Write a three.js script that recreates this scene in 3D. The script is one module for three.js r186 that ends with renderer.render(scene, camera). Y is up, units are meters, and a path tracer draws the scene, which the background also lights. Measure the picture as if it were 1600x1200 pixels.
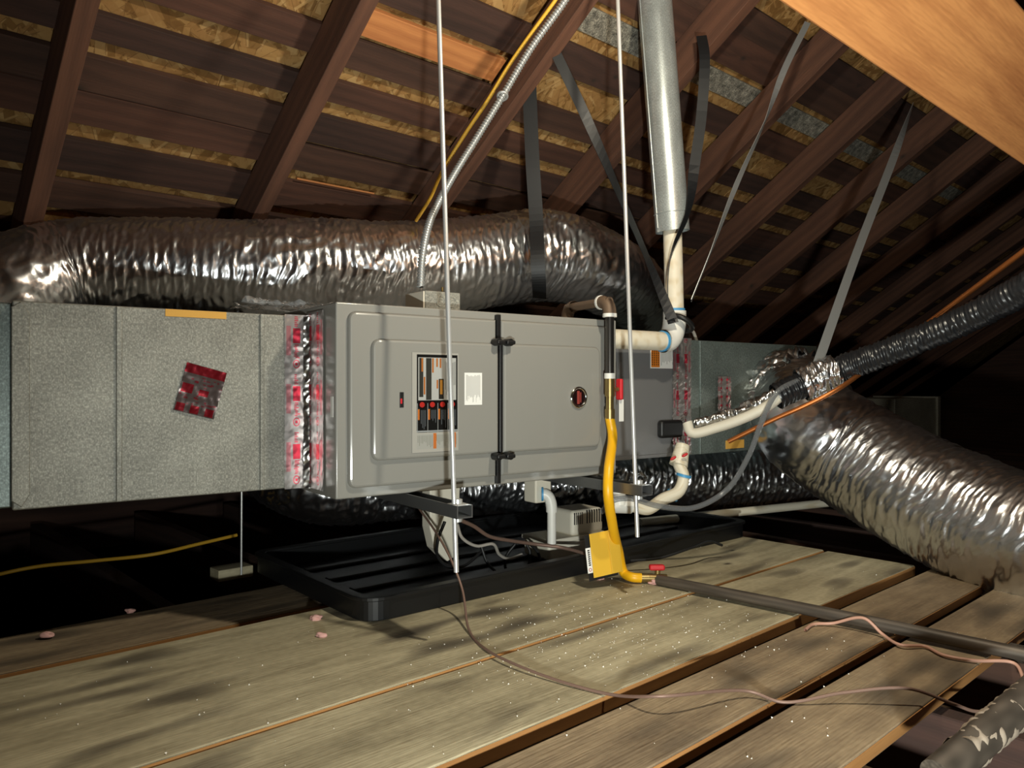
import * as THREE from 'three';
import { RoundedBoxGeometry } from 'three/addons/geometries/RoundedBoxGeometry.js';
import { ImprovedNoise } from 'three/addons/math/ImprovedNoise.js';
import { mergeGeometries } from 'three/addons/utils/BufferGeometryUtils.js';

// ---------- camera, lights, exposure ----------
const scene = new THREE.Scene();
scene.background = new THREE.Color(0x000000);
const FPX = 1190, EYE = 0.57;
const camera = new THREE.PerspectiveCamera(2 * Math.atan(600 / FPX) * 180 / Math.PI, 4 / 3, 0.02, 60);
camera.position.set(0, EYE, 0);
camera.lookAt(0, EYE, -1);
const renderer = new THREE.WebGLRenderer({ antialias: true });
renderer.toneMapping = THREE.LinearToneMapping;
renderer.toneMappingExposure = 0.8;
renderer.shadowMap.enabled = true;
const FLOOD = { pos: [0.15, 0.18, 0.06], power: 14 };      // floodlight standing on the boards beside the hatch
const BULB = { pos: [0.47, EYE + 0.9, -1.36], power: 4.6 }; // bare bulb hung from the rafters, above the frame
const floodLight = new THREE.SpotLight(0xf6faf2, FLOOD.power, 0, 1.22, 1, 2);
floodLight.position.set(FLOOD.pos[0], FLOOD.pos[1], FLOOD.pos[2] - 0.03);
floodLight.target.position.set(0.95, 0.68, -2);
floodLight.shadow.radius = 1.2;
scene.add(floodLight, floodLight.target);
const bulbLight = new THREE.PointLight(0xf8eed6, BULB.power, 0, 2);
bulbLight.position.set(...BULB.pos);
bulbLight.shadow.radius = 1.5;
scene.add(bulbLight);
for (const l of [floodLight, bulbLight]) { l.castShadow = true; l.shadow.mapSize.set(2048, 2048); l.shadow.bias = -0.001; }

// ---------- helpers ----------
let seedV = 12345;
const rnd = () => { seedV = (seedV * 1664525 + 1013904223) >>> 0; return seedV / 4294967296; };
const rr = (a, b) => a + (b - a) * rnd();
const noise = new ImprovedNoise();
const N = (x, y, z) => noise.noise(x, y, z);
const V = (x, y, z) => new THREE.Vector3(x, y, z);
const P = (px, py, d) => V((px - 800) / FPX * d, EYE - (py - 600) / FPX * d, -d);           // pixel + distance -> point
const onFloor = (px, py, y = 0) => P(px, py, (EYE - y) * FPX / (py - 600));                   // pixel on the boards
const TF = 36 * Math.PI / 180, TB = 42.3 * Math.PI / 180;
const UO = V(-0.395, 0.31, -1.708);                                                          // furnace front left bottom corner
const U = (t, y, s) => V(UO.x + t * Math.cos(TF) + s * Math.sin(TF), UO.y + y, UO.z - t * Math.sin(TF) + s * Math.cos(TF));
const B = (u, y, w) => V(u * Math.cos(TB) - w * Math.sin(TB), y, -(u * Math.sin(TB) + w * Math.cos(TB)));
const used = {};
const numbered = n => { used[n] = (used[n] ?? -1) + 1; return used[n] ? n + '_' + String(used[n]).padStart(3, '0') : n; };
function shade(m) { m.castShadow = true; m.receiveShadow = true; return m; }
function thing(name, label, category, pos = V(0, 0, 0), turn = 0, group) {
  const o = new THREE.Group(); o.name = numbered(name); o.position.copy(pos); o.rotation.y = turn;
  o.userData = { label, category }; if (group) o.userData.group = group;
  scene.add(o); return o;
}
function structure(name, pos = V(0, 0, 0), turn = 0) {
  const o = new THREE.Group(); o.name = name; o.position.copy(pos); o.rotation.y = turn; o.userData.kind = 'structure'; scene.add(o); return o;
}
// add a part; geometry is in the parent's own frame
function part(parent, name, geo, mat, label) {
  const m = shade(new THREE.Mesh(geo, mat)); m.name = name; if (label) m.userData.label = label; parent.add(m); return m;
}
// add a part whose geometry is given in world coordinates to an unrotated thing
function wpart(parent, name, geo, mat, label) {
  geo.translate(-parent.position.x, -parent.position.y, -parent.position.z); return part(parent, name, geo, mat, label);
}
function metric(g, off = true) {   // uv in metres, by dominant face direction
  const p = g.attributes.position, n = g.attributes.normal, uv = new Float32Array(p.count * 2), ox = off ? rnd() * 7 : 0, oy = off ? rnd() * 7 : 0;
  for (let i = 0; i < p.count; i++) {
    const ax = Math.abs(n.getX(i)), ay = Math.abs(n.getY(i)), az = Math.abs(n.getZ(i));
    let a, b;
    if (ay >= ax && ay >= az) { a = p.getX(i); b = p.getZ(i); } else if (az >= ax) { a = p.getX(i); b = p.getY(i); } else { a = p.getZ(i); b = p.getY(i); }
    uv[2 * i] = a + ox; uv[2 * i + 1] = b + oy;
  }
  g.setAttribute('uv', new THREE.BufferAttribute(uv, 2)); return g;
}
const rbox = (w, h, d, r = 0.003, seg = 1) => metric(new RoundedBoxGeometry(w, h, d, seg, Math.min(r, w / 2.01, h / 2.01, d / 2.01)));
const at = (g, x, y, z) => g.translate(x, y, z);
const span = (x0, x1, y0, y1, z0, z1, r = 0.003, seg = 1) => at(rbox(x1 - x0, y1 - y0, z1 - z0, r, seg), (x0 + x1) / 2, (y0 + y1) / 2, (z0 + z1) / 2);
function cyl(a, b, r, seg = 16, r2 = r) {
  const d = b.clone().sub(a), g = new THREE.CylinderGeometry(r2, r, d.length(), seg);
  g.applyQuaternion(new THREE.Quaternion().setFromUnitVectors(V(0, 1, 0), d.clone().normalize()));
  return g.translate((a.x + b.x) / 2, (a.y + b.y) / 2, (a.z + b.z) / 2);
}
const curveOf = pts => new THREE.CatmullRomCurve3(pts, false, 'centripetal');
const tube = (pts, r, seg = 10, per = 0.012) => { const c = curveOf(pts); return new THREE.TubeGeometry(c, Math.max(8, Math.ceil(c.getLength() / per)), r, seg, false); };
function ribbon(pts, width, thick, normals) {    // flat strap swept along points; normals = one facing direction per point
  const c = curveOf(pts), n = 40, pos = [], idx = [];
  for (let i = 0; i <= n; i++) {
    const t = i / n, p = c.getPoint(t), tan = c.getTangent(t);
    const f = t * (normals.length - 1), k = Math.min(normals.length - 2, Math.floor(f));
    const nn = normals.length === 1 ? normals[0].clone() : normals[k].clone().lerp(normals[k + 1], f - k);
    const side = tan.clone().cross(nn).normalize(), nm = side.clone().cross(tan).normalize();
    for (const [a, b] of [[1, 1], [-1, 1], [-1, -1], [1, -1]]) { const q = p.clone().addScaledVector(side, a * width / 2).addScaledVector(nm, b * thick / 2); pos.push(q.x, q.y, q.z); }
    if (i) for (let k2 = 0; k2 < 4; k2++) { const a = (i - 1) * 4 + k2, b = (i - 1) * 4 + (k2 + 1) % 4, cc = i * 4 + k2, d = i * 4 + (k2 + 1) % 4; idx.push(a, b, cc, b, d, cc); }
  }
  const g = new THREE.BufferGeometry(); g.setAttribute('position', new THREE.Float32BufferAttribute(pos, 3)); g.setIndex(idx);
  const h = g.toNonIndexed(); h.computeVertexNormals(); h.setAttribute('uv', new THREE.Float32BufferAttribute(new Float32Array(h.attributes.position.count * 2), 2)); return h;
}
// soft foil sleeve: wire helix, fine folds round the sleeve, crumples
function flexGeo(pts, R, o = {}) {
  const { rib = 0.03, ribA = 0.004, fold = 0.0028, crumple = 0.008, lump = 0.05, seg = 0.0045, m = 130, seed = 0 } = o;
  const c = curveOf(pts), L = c.getLength(), n = Math.ceil(L / seg); c.arcLengthDivisions = 400; c.updateArcLengths();
  const fr = c.computeFrenetFrames(n, false), pos = new Float32Array((n + 1) * m * 3), idx = [];
  for (let i = 0; i <= n; i++) {
    const p = c.getPointAt(i / n), s = i / n * L;
    for (let j = 0; j < m; j++) {
      const th = j / m * Math.PI * 2, cx = Math.cos(th), sx = Math.sin(th), a = cx * R, b = sx * R;
      const w = s / rib + th / (2 * Math.PI), sag = Math.abs(Math.sin(Math.PI * w));
      const tilt = s + 0.05 * N(a * 9, b * 9, seed + s * 2);
      const f1 = 1 - 2.4 * Math.abs(N(tilt * 55, a * 8 + seed, b * 8)), f2 = 0.45 * (1 - 2.4 * Math.abs(N(tilt * 130, a * 22, b * 22 + seed)));
      const zq = Math.max(0, N(s * 3.1 + seed, a * 3, b * 3) + 0.25), zone = 0.25 + 3 * zq * zq;
      const cr = (1 - 2 * Math.abs(N(s * 17 + a * 13, a * 22 + seed, b * 22))) * zone + 0.5 * (1 - 2 * Math.abs(N(s * 41, a * 37 - s * 20, b * 37 + seed)));
      const r = R * (1 + lump * N(s * 3.3, a * 5 + seed, b * 5)) - ribA * sag + fold * (f1 + f2) + crumple * (cr - 0.6) * 0.55;
      const q = (i * m + j) * 3, nx = fr.normals[i], bx = fr.binormals[i];
      pos[q] = p.x + r * (cx * nx.x + sx * bx.x); pos[q + 1] = p.y + r * (cx * nx.y + sx * bx.y); pos[q + 2] = p.z + r * (cx * nx.z + sx * bx.z);
      if (i) { const j2 = (j + 1) % m, A = (i - 1) * m + j, Bq = (i - 1) * m + j2, C = i * m + j, D = i * m + j2; idx.push(A, C, Bq, Bq, C, D); }
    }
  }
  const g = new THREE.BufferGeometry(); g.setAttribute('position', new THREE.BufferAttribute(pos, 3)); g.setIndex(idx); g.computeVertexNormals(); return g;
}
// crumpled foil sheet in the xy plane
function foilSheet(w, h, amp = 0.0015, sd = 0, step = 0.004) {
  const g = new THREE.PlaneGeometry(w, h, Math.ceil(w / step), Math.ceil(h / step)), p = g.attributes.position;
  for (let i = 0; i < p.count; i++) {
    const x = p.getX(i), y = p.getY(i), ex = Math.max(0, Math.abs(x) - w * 0.42) / (w * 0.08);
    p.setZ(i, amp * (1 + (1 - 2 * Math.abs(N(x * 45, y * 38, sd))) + 0.6 * N(x * 120, y * 110, sd + 4)));
    p.setX(i, x + ex * 0.0016 * N(3, y * 190, sd));
  }
  g.computeVertexNormals(); return g;
}

// ---------- textures ----------
function dataTex(w, h, fn, srgb = true, rep = [1, 1]) {
  const d = new Uint8Array(w * h * 4);
  for (let y = 0; y < h; y++) for (let x = 0; x < w; x++) {
    const c = fn(x / w, y / h), q = (y * w + x) * 4;
    for (let k = 0; k < 3; k++) d[q + k] = Math.max(0, Math.min(255, c[k])); d[q + 3] = 255;
  }
  const t = new THREE.DataTexture(d, w, h); t.magFilter = THREE.LinearFilter; t.minFilter = THREE.LinearMipmapLinearFilter; t.generateMipmaps = true;
  t.wrapS = t.wrapT = THREE.MirroredRepeatWrapping; t.repeat.set(...rep); if (srgb) t.colorSpace = THREE.SRGBColorSpace; t.needsUpdate = true; return t;
}
const mix = (a, b, t) => [a[0] + (b[0] - a[0]) * t, a[1] + (b[1] - a[1]) * t, a[2] + (b[2] - a[2]) * t];
const cl = x => Math.max(0, Math.min(1, x));
function woodTex(light, dark, sd, o = {}) {      // 2 m x 0.5 m of sawn wood, grain along u
  const { stain = 0, knots = 5, rough = 0.25, flat = 0 } = o, ks = [];
  for (let i = 0; i < knots; i++) ks.push([rr(0.35, 1.65), rr(0.12, 0.38), rr(0.006, 0.015)]);
  return dataTex(1024, 256, (u, v) => {
    const x = u * 2, y = v * 0.5; let bend = 0, kn = 0;
    for (const [kx, ky, kr] of ks) { const dx = (x - kx) / 3, dy = y - ky, q = Math.exp(-(dx * dx + dy * dy) / (kr * kr * 4)); bend += q * 0.03 * Math.sign(dy + 1e-6); const e = Math.hypot((x - kx) / 1.6, dy) / kr; kn += Math.exp(-e * e * 1.5); }
    const g = 0.5 + 0.5 * Math.sin((y + bend) * 150 + 5 * N(x * 1.2, y * 7, sd) + 2 * N(x * 5, y * 20, sd));
    const f = N(x * 9, y * 260, sd + 2) * 0.5 + N(x * 30, y * 600, sd + 5) * 0.4, pt = N(x * 2.3, y * 9, sd + 9), st = Math.max(0, N(x * 4, y * 14, sd + 20) - 0.18);
    let c = mix(light, dark, cl(0.3 + (flat ? 0.12 : 0.28) * (g - 0.5) + rough * f + 0.45 * pt + (flat ? 0.22 * N(x * 11, y * 26, sd + 31) + 0.14 * N(x * 60, y * 90, sd + 33) : 0)));
    c = mix(c, [40, 34, 28], cl(kn * 0.75)); if (stain) c = mix(c, [48, 42, 36], cl(st * stain)); return c;
  }, true, [0.5, 2]);
}
function canvasTex(w, h, draw, wrap) {
  const c = document.createElement('canvas'); c.width = w; c.height = h; draw(c.getContext('2d'), w, h);
  const t = new THREE.CanvasTexture(c); t.colorSpace = THREE.SRGBColorSpace; if (wrap) { t.wrapS = t.wrapT = THREE.RepeatWrapping; } return t;
}
const grainBump = dataTex(512, 256, (u, v) => { const q = 128 + 70 * N(u * 18, v * 130, 3) + 50 * N(u * 50, v * 300, 7); return [q, q, q]; }, false, [0.5, 2]);
const std = o => new THREE.MeshStandardMaterial({ side: THREE.DoubleSide, ...o });
const floorMats = [1, 2, 3].map(i => std({ map: woodTex([204, 194, 162], [126, 116, 92], i * 11, { stain: 1.3, knots: 4, flat: 1 }), roughness: 0.78, bumpMap: grainBump, bumpScale: 0.0012 }));
const oldFloor = [4, 5].map(i => std({ map: woodTex([170, 150, 120], [100, 84, 66], i * 13, { stain: 1.1, knots: 3, flat: 1 }), roughness: 0.85, bumpMap: grainBump, bumpScale: 0.0018 }));
const sawnEdge = std({ map: woodTex([190, 138, 80], [130, 86, 46], 77), roughness: 0.8 });
const rafterMats = [6, 7].map(i => std({ map: woodTex([104, 70, 53], [62, 40, 31], i * 17, { knots: 4 }), roughness: 0.82, bumpMap: grainBump, bumpScale: 0.0012 }));
const boardMats = [8, 9, 10].map((i, k) => std({ map: woodTex([[84, 58, 46], [74, 51, 43], [92, 61, 48]][k], [[48, 33, 27], [42, 30, 26], [54, 36, 29]][k], i * 19, { knots: 4 }), roughness: 0.85, bumpMap: grainBump, bumpScale: 0.001 }));
const paleBoard = std({ map: woodTex([206, 140, 84], [150, 88, 50], 211, { knots: 7 }), roughness: 0.75 });
const beamMat = std({ map: woodTex([232, 158, 92], [176, 106, 56], 301, { knots: 3, rough: 0.5 }), roughness: 0.85, bumpMap: grainBump, bumpScale: 0.002 });
const osbMat = std({ roughness: 0.8, map: (() => { const t = canvasTex(1024, 1024, (g, w, h) => {
  g.fillStyle = '#92703f'; g.fillRect(0, 0, w, h);
  for (let i = 0; i < 2600; i++) { g.save(); g.translate(rnd() * w, rnd() * h); g.rotate(rr(-0.9, 0.9) + (rnd() < 0.3 ? 1.5 : 0)); const q = rnd();
    g.fillStyle = q < 0.25 ? '#785528' : q < 0.5 ? '#ab8650' : q < 0.8 ? '#9c7644' : '#bb9a66'; g.globalAlpha = 0.75; g.fillRect(0, 0, rr(40, 130), rr(8, 34)); g.globalAlpha = 0.5; g.fillStyle = '#5d3f1e'; g.fillRect(0, 0, rr(30, 90), 2); g.restore(); }
}, true); t.repeat.set(1.1, 1.1); return t; })() });
const shingleMat = std({ roughness: 0.95, map: dataTex(256, 256, (u, v) => { const q = 128 + 60 * N(u * 60, v * 60, 1) + 55 * N(u * 14, v * 14, 2); return [q, q * 0.98, q * 0.9]; }, true, [3, 3]) });
function galv(tint, sd, metal, rough) {
  return std({ metalness: metal, roughness: rough, map: dataTex(1024, 1024, (u, v) => {
    const f = N(u * 330, v * 210, sd), g = N(u * 150, v * 110, sd + 3), l = N(u * 6, v * 6, sd + 6), q = 1 + 0.16 * (f > 0.25 ? 1 : f) + 0.14 * g + 0.1 * l + 0.08 * N(u * 17, v * 13, sd + 8); return tint.map(x => x * q);
  }, true, [1.15, 1.15]) });
}
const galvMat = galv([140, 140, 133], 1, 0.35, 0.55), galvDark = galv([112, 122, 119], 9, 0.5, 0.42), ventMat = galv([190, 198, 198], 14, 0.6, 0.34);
const foil = std({ color: 0xdcdee2, metalness: 1, roughness: 0.29 }), foilDull = std({ color: 0xb9b8b6, metalness: 1, roughness: 0.3 });
const paint = new THREE.MeshPhysicalMaterial({ color: 0x888782, roughness: 0.55, clearcoat: 0.5, clearcoatRoughness: 0.12, side: THREE.DoubleSide });
const paintDark = new THREE.MeshPhysicalMaterial({ color: 0x6e6e6f, roughness: 0.42, clearcoat: 0.7, clearcoatRoughness: 0.16, side: THREE.DoubleSide });
const black = std({ color: 0x151516, roughness: 0.45 }), blackStrap = std({ color: 0x16181b, roughness: 0.5 }), panMat = std({ color: 0x101113, roughness: 0.42 });
const steel = std({ color: 0xd2d3d3, metalness: 0.55, roughness: 0.35 }), zinc = std({ color: 0xb4b7b8, metalness: 0.6, roughness: 0.4 }), chrome = std({ color: 0xdcdcdc, metalness: 1, roughness: 0.12 });
const iron = std({ color: 0x6c655d, metalness: 0.3, roughness: 0.5, map: dataTex(128, 128, (u, v) => { const q = 205 + 70 * N(u * 9, v * 9, 5); return [q, q * 0.97, q * 0.94]; }) });
const rustIron = std({ color: 0x7a6654, metalness: 0.45, roughness: 0.6 }), brass = std({ color: 0x9c8658, metalness: 0.8, roughness: 0.35 }), strutMat = std({ color: 0x909294, metalness: 0.85, roughness: 0.35 }), copper = std({ color: 0xb8703c, metalness: 0.8, roughness: 0.4 });
const pvc = std({ roughness: 0.42, map: dataTex(128, 128, (u, v) => { const q = Math.max(0, N(u * 7, v * 12, 8)) * 60; return [232 - q * 0.5, 224 - q * 0.7, 204 - q]; }) });
const pvcWhite = std({ color: 0xe9e8e2, roughness: 0.38 }), cream = std({ color: 0xdcd6c6, roughness: 0.5 }), blueGlue = std({ color: 0x4c9bd0, roughness: 0.5 }), redPaint = std({ color: 0xc8222a, roughness: 0.5 });
const yellowCoat = std({ color: 0xf0b414, roughness: 0.4 }), yellowTag = std({ color: 0xe8b838, roughness: 0.5 }), romex = std({ color: 0xd8a832, roughness: 0.5 }), masking = std({ color: 0xd6a34a, roughness: 0.7 });
const clearTube = new THREE.MeshPhysicalMaterial({ color: 0xcfd2d6, roughness: 0.06, transmission: 0.85, thickness: 0, side: THREE.DoubleSide });
const plasticFilm = new THREE.MeshPhysicalMaterial({ color: 0xe4e6e8, roughness: 0.15, transmission: 0.7, thickness: 0, side: THREE.DoubleSide });
const whitePaper = std({ color: 0xe6e6e2, roughness: 0.6 }), pinkFluff = std({ color: 0xd8a8a0, roughness: 1 }), thinWire = std({ color: 0x846a5e, roughness: 0.5, metalness: 0.3 }), grayWire = std({ color: 0xa8a29a, roughness: 0.5 });
const tapePrint = canvasTex(256, 1024, (g, w, h) => {          // red print on foil tape, repeated down its length
  g.fillStyle = '#aaa6a5'; g.fillRect(0, 0, w, h);
  for (let k = 0; k < 4; k++) { const y = k * 256; g.fillStyle = 'rgba(200,40,64,0.85)';
    for (let c = 0; c < 2; c++) { const x = 48 + c * 112; g.fillRect(x, y + 60, 42, 66); for (let q = 0; q < 9; q++) g.fillRect(x + 4 + rnd() * 10, y + 132 + q * 7, rr(14, 28), 4); for (let q = 0; q < 6; q++) g.fillRect(x + 8, y + 8 + q * 8, rr(12, 26), 4);
      g.strokeStyle = 'rgba(205,60,80,0.8)'; g.lineWidth = 5; g.beginPath(); g.arc(x + 20, y + 218, 17, 0, 7); g.stroke(); g.fillRect(x + 13, y + 212, 14, 12); }
    g.fillStyle = 'rgba(214,90,108,0.45)'; g.fillRect(10, y + 50, 26, 130); g.fillRect(216, y + 40, 24, 150); }
}, true);
const tapeMat = std({ map: tapePrint, metalness: 0.75, roughness: 0.33 });
const patchMat = std({ metalness: 0.7, roughness: 0.3, map: canvasTex(256, 320, (g, w, h) => { g.fillStyle = '#5f5453'; g.fillRect(0, 0, w, h); g.fillStyle = '#7d1420'; g.fillRect(0, 0, w, 60); g.fillRect(10, 130, 70, 60); g.fillRect(120, 150, 60, 40); for (const x of [6, 96, 190]) g.fillRect(x, 262, 54, 52); g.globalAlpha = 0.55; for (let i = 0; i < 40; i++) g.fillRect(rnd() * w, 70 + rnd() * 230, rr(8, 30), rr(4, 14)); }) });

// ---------- floor: joists, boards, what lies below ----------
const floorG = structure('floor', V(0, 0, 0), TB);                 // own frame: x = along the boards, z = -w
function floorBoard(u0, u1, w0, w1, mat, th = 0.036, edge = true, lift = 0) {
  const g = span(u0, u1, -th, lift, -w1, -w0, 0.004); const m = part(floorG, 'floor_board', g, mat);
  if (edge) part(m, 'sawn_edge', span(u0 + 0.002, u1 - 0.002, -th + 0.004, lift - 0.003, -w0 - 0.003, -w0 + 0.0012, 0.0006), sawnEdge, 'fresh orange sawn edge of the board');
}
floorBoard(-2.6, 2.53, 1.203, 1.74, floorMats[0], 0.036, true, 0.006); floorBoard(-2.6, 2.55, 0.919, 1.2, floorMats[1]);
floorBoard(-1.6, 3.6, 0.7, 0.868, oldFloor[0], 0.027); floorBoard(-1.6, 3.9, 0.508, 0.666, oldFloor[1], 0.027);
floorBoard(-3.2, 1.3, 1.785, 2.04, oldFloor[0]); floorBoard(-3.2, -0.12, 3.05, 3.16, oldFloor[1], 0.036, false); floorBoard(-3.2, 0.1, 3.32, 3.46, oldFloor[0], 0.036, false);
floorBoard(-2.2, 2.6, -0.36, 0.08, floorMats[2]); floorBoard(-2.2, 2.6, -0.8, -0.38, oldFloor[1]);
for (let i = 0; i < 28; i++) { const u = -3.1 + i * 0.42; part(floorG, 'joist', span(u, u + 0.045, -0.18, -0.037, -3.85, 3.2, 0.003), boardMats[i % 2]); }
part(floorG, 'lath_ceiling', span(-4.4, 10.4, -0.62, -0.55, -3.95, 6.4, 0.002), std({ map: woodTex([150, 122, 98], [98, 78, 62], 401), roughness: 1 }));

// ---------- roof ----------
const roofG = structure('ceiling', V(0, 0, 0), TB);
const TAN = 0.68, PHI = Math.atan(TAN), cP = Math.cos(PHI), sP = Math.sin(PHI), K = EYE + 2.15, RIDGE = -1.25;   // underside height over w: K - TAN*w
const RH = 0.125, RW = 0.048;
function onRoof(u, w, lift, side = 1) { return V(u, (side > 0 ? K - TAN * w : K - TAN * (2 * RIDGE - w)) + lift * cP, -(w + (side > 0 ? 1 : -1) * lift * sP)); }
function slopeMesh(name, len, th, wid, u, w, lift, mat, side = 1, parent = roofG) {  // len runs down the slope, wid along u
  const g = rbox(len, th, wid, 0.003); const m = part(parent, name, g, mat);
  const X = V(0, -sP, -cP * side), Y = V(0, cP, -sP * side), Z = X.clone().cross(Y);
  m.quaternion.setFromRotationMatrix(new THREE.Matrix4().makeBasis(X, Y, Z)); m.position.copy(onRoof(u, w, lift, side)); return m;
}
const wLow = 3.95, rafterU = []; 
for (let k = -3; k < 14; k++) rafterU.push(1.03 + 0.608 * k + (k === 1 ? 0.02 : 0) + 0.024);
for (const s of [1, -1]) rafterU.forEach((u, i) => { const wm = s > 0 ? (RIDGE + wLow) / 2 : 2 * RIDGE - (RIDGE + wLow) / 2; slopeMesh('rafter', (wLow - RIDGE) / cP, RH, RW, u, wm, RH / 2, rafterMats[i % 2], s); });
// spaced boards under the sheet decking: positions down the slope (w of the upper edge, width down slope)
const rows = []; { let w = RIDGE + 0.05; while (w < 1.4) { rows.push([w, 0.1]); w += 0.1 * cP + 0.062 * cP; }
  for (const r of [[1.43, 0.125], [1.66, 0.11], [1.851, 0.095], [1.981, 0.076], [2.088, 0.107], [2.179, 0.107], [2.314, 0.116], [2.452, 0.11], [2.6, 0.11], [2.74, 0.12], [2.9, 0.11], [3.05, 0.11], [3.2, 0.12], [3.36, 0.11], [3.52, 0.11], [3.68, 0.12]]) rows.push(r); }
function roofBoard(u0, u1, w, width, mat, side) {
  const wc = w + width * cP / 2, len = u1 - u0, g = rbox(len, 0.02, width, 0.002); const m = part(roofG, 'sheathing_board', g, mat);
  const X = V(1, 0, 0), Y = V(0, cP, -sP * side), Z = X.clone().cross(Y); m.quaternion.setFromRotationMatrix(new THREE.Matrix4().makeBasis(X, Y, Z));
  m.position.copy(onRoof((u0 + u1) / 2, side > 0 ? wc : 2 * RIDGE - wc, RH + 0.011, side));
}
const joints = [rafterU[0] - 0.5, rafterU[3] + 0.024, rafterU[6] + 0.024, rafterU[9] + 0.024, rafterU[16] + 0.3];
rows.forEach(([w, wd], i) => { for (let k = 0; k < 4; k++) { const sh = k === 1 && i % 3 === 1 ? 0.006 : 0; roofBoard(joints[k] + 0.002, joints[k + 1] - 0.002, w + sh + rr(-0.004, 0.004), wd, boardMats[(i * 2 + k) % 3], 1); } });
for (let i = 0; i < 30; i++) roofBoard(joints[0], joints[4], RIDGE + 0.06 + i * 0.17, 0.105, boardMats[i % 3], -1);
roofBoard(rafterU[3] + 0.05, rafterU[4] - 0.03, 1.772, 0.085, paleBoard, 1);
for (const s of [1, -1]) for (let k = 0; k < 5; k++) { const u0 = -1.6 + k * 2.45, wm = s > 0 ? (RIDGE + wLow) / 2 : 2 * RIDGE - (RIDGE + wLow) / 2; slopeMesh('decking_sheet', (wLow - RIDGE) / cP, 0.018, 2.4495, u0 + 1.22, wm, RH + 0.035, osbMat, s); }
{ const wm = 1.59; const m = slopeMesh('old_shingle_strip', 0.085, 0.012, 4.2, rafterU[4] + 2.1, wm, RH + 0.022, shingleMat); m.userData.label = 'grey strip of old shingle showing between roof boards'; }
part(roofG, 'splinter', at(rbox(0.3, 0.006, 0.012, 0.002), 0, 0, 0), paleBoard).position.copy(onRoof(1.33, 2.3, RH - 0.004));
// gable ends and eaves
const gl = new THREE.Shape(); gl.moveTo(-wLow - 0.1, -0.3); gl.lineTo(-RIDGE, K - TAN * RIDGE + 0.3); gl.lineTo(-2 * RIDGE + wLow + 0.1, -0.3);
for (const [n, u] of [['wall_left', -1.75], ['wall_right', 9.4]]) { const w = structure(n, V(0, 0, 0), TB); const g = new THREE.ExtrudeGeometry(gl, { depth: 0.05, bevelEnabled: false }); g.rotateY(-Math.PI / 2); g.translate(u, 0, 0); metric(g); part(w, 'gable_boarding', g, boardMats[0]); }
{ const e = structure('wall_back', V(0, 0, 0), TB); part(e, 'eave_board', span(-1.8, 9.4, -0.2, 0.3, -wLow - 0.04, -wLow, 0.002), boardMats[1]); }
{ const e = structure('wall_front', V(0, 0, 0), TB); part(e, 'eave_board', span(-1.8, 9.4, -0.2, 0.3, -2 * RIDGE + wLow, -2 * RIDGE + wLow + 0.04, 0.002), boardMats[1]); }
// near beam along the boards' direction
{ const t = thing('roof_beam', 'rough orange-brown timber beam crossing close under the roof, in front of the dark rafters', 'beam', B(1.1, EYE + 0.53, 0.53), TB);
  const g = span(-1.9, 1.9, 0, 0.192, -0.045, 0, 0.004, 2); g.rotateX(Math.PI * 52 / 180); part(t, 'timber', g, beamMat); }

// ---------- furnace ----------
const furnace = thing('furnace', 'grey painted horizontal gas furnace cabinet with two embossed door panels', 'furnace', UO, TF);
part(furnace, 'cabinet', span(0, 0.863, 0, 0.445, -0.71, 0, 0.004, 2), paint);
function doorShape(x0, x1, y0, y1, rl, rR) {
  const s = new THREE.Shape(); s.moveTo(x0 + rl, y0); s.lineTo(x1 - rR, y0); if (rR) s.quadraticCurveTo(x1, y0, x1, y0 + rR); s.lineTo(x1, y1 - rR); if (rR) s.quadraticCurveTo(x1, y1, x1 - rR, y1);
  s.lineTo(x0 + rl, y1); if (rl) s.quadraticCurveTo(x0, y1, x0, y1 - rl); s.lineTo(x0, y0 + rl); if (rl) s.quadraticCurveTo(x0, y0, x0 + rl, y0); return s;
}
const embossed = (shape, z, bevel, size) => new THREE.ExtrudeGeometry(shape, { depth: 0.002, bevelThickness: bevel, bevelSize: size, bevelSegments: 3, curveSegments: 6 }).translate(0, 0, z);
const doorL = part(furnace, 'door', embossed(doorShape(0.034, 0.424, 0.03, 0.418, 0.014, 0), 0, 0.01, 0.007), paint);
part(doorL, 'raised_panel', embossed(doorShape(0.086, 0.424, 0.09, 0.357, 0.016, 0), 0.01, 0.011, 0.007), paint);
const doorR = part(furnace, 'door', embossed(doorShape(0.452, 0.842, 0.03, 0.418, 0, 0.012), 0, 0.01, 0.007), paint);
part(doorR, 'raised_panel', embossed(doorShape(0.452, 0.775, 0.09, 0.357, 0, 0.016), 0.01, 0.011, 0.007), paint);
part(furnace, 'door_gasket', mergeGeometries([span(0.4325, 0.4445, 0.004, 0.438, -0.002, 0.012, 0.001), span(0.4325, 0.4445, 0.084, 0.364, 0.003, 0.0235, 0.004, 2)]), black, 'black gap strip between the two doors');
for (const y of [0.366, 0.076]) for (const [x0, x1] of [[0.412, 0.437], [0.441, 0.468]]) {
  const l = part(furnace, 'latch', span(x0, x1, y - 0.0055, y + 0.0055, 0.018, 0.046, 0.004, 2), black, 'black turn latch'); const kx = x0 < 0.43 ? x0 + 0.006 : x1 - 0.014;
  part(l, 'latch_knob', cyl(V(kx, y, 0.018), V(kx, y, 0.043), 0.0095, 14), black); }
const decal = (parent, name, w, h, x, y, z, mat, label) => part(parent, name, at(new THREE.BoxGeometry(w, h, 0.0008), x, y, z), mat, label);
const sideMats = (front, edge) => [edge, edge, edge, edge, front, edge];
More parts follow.
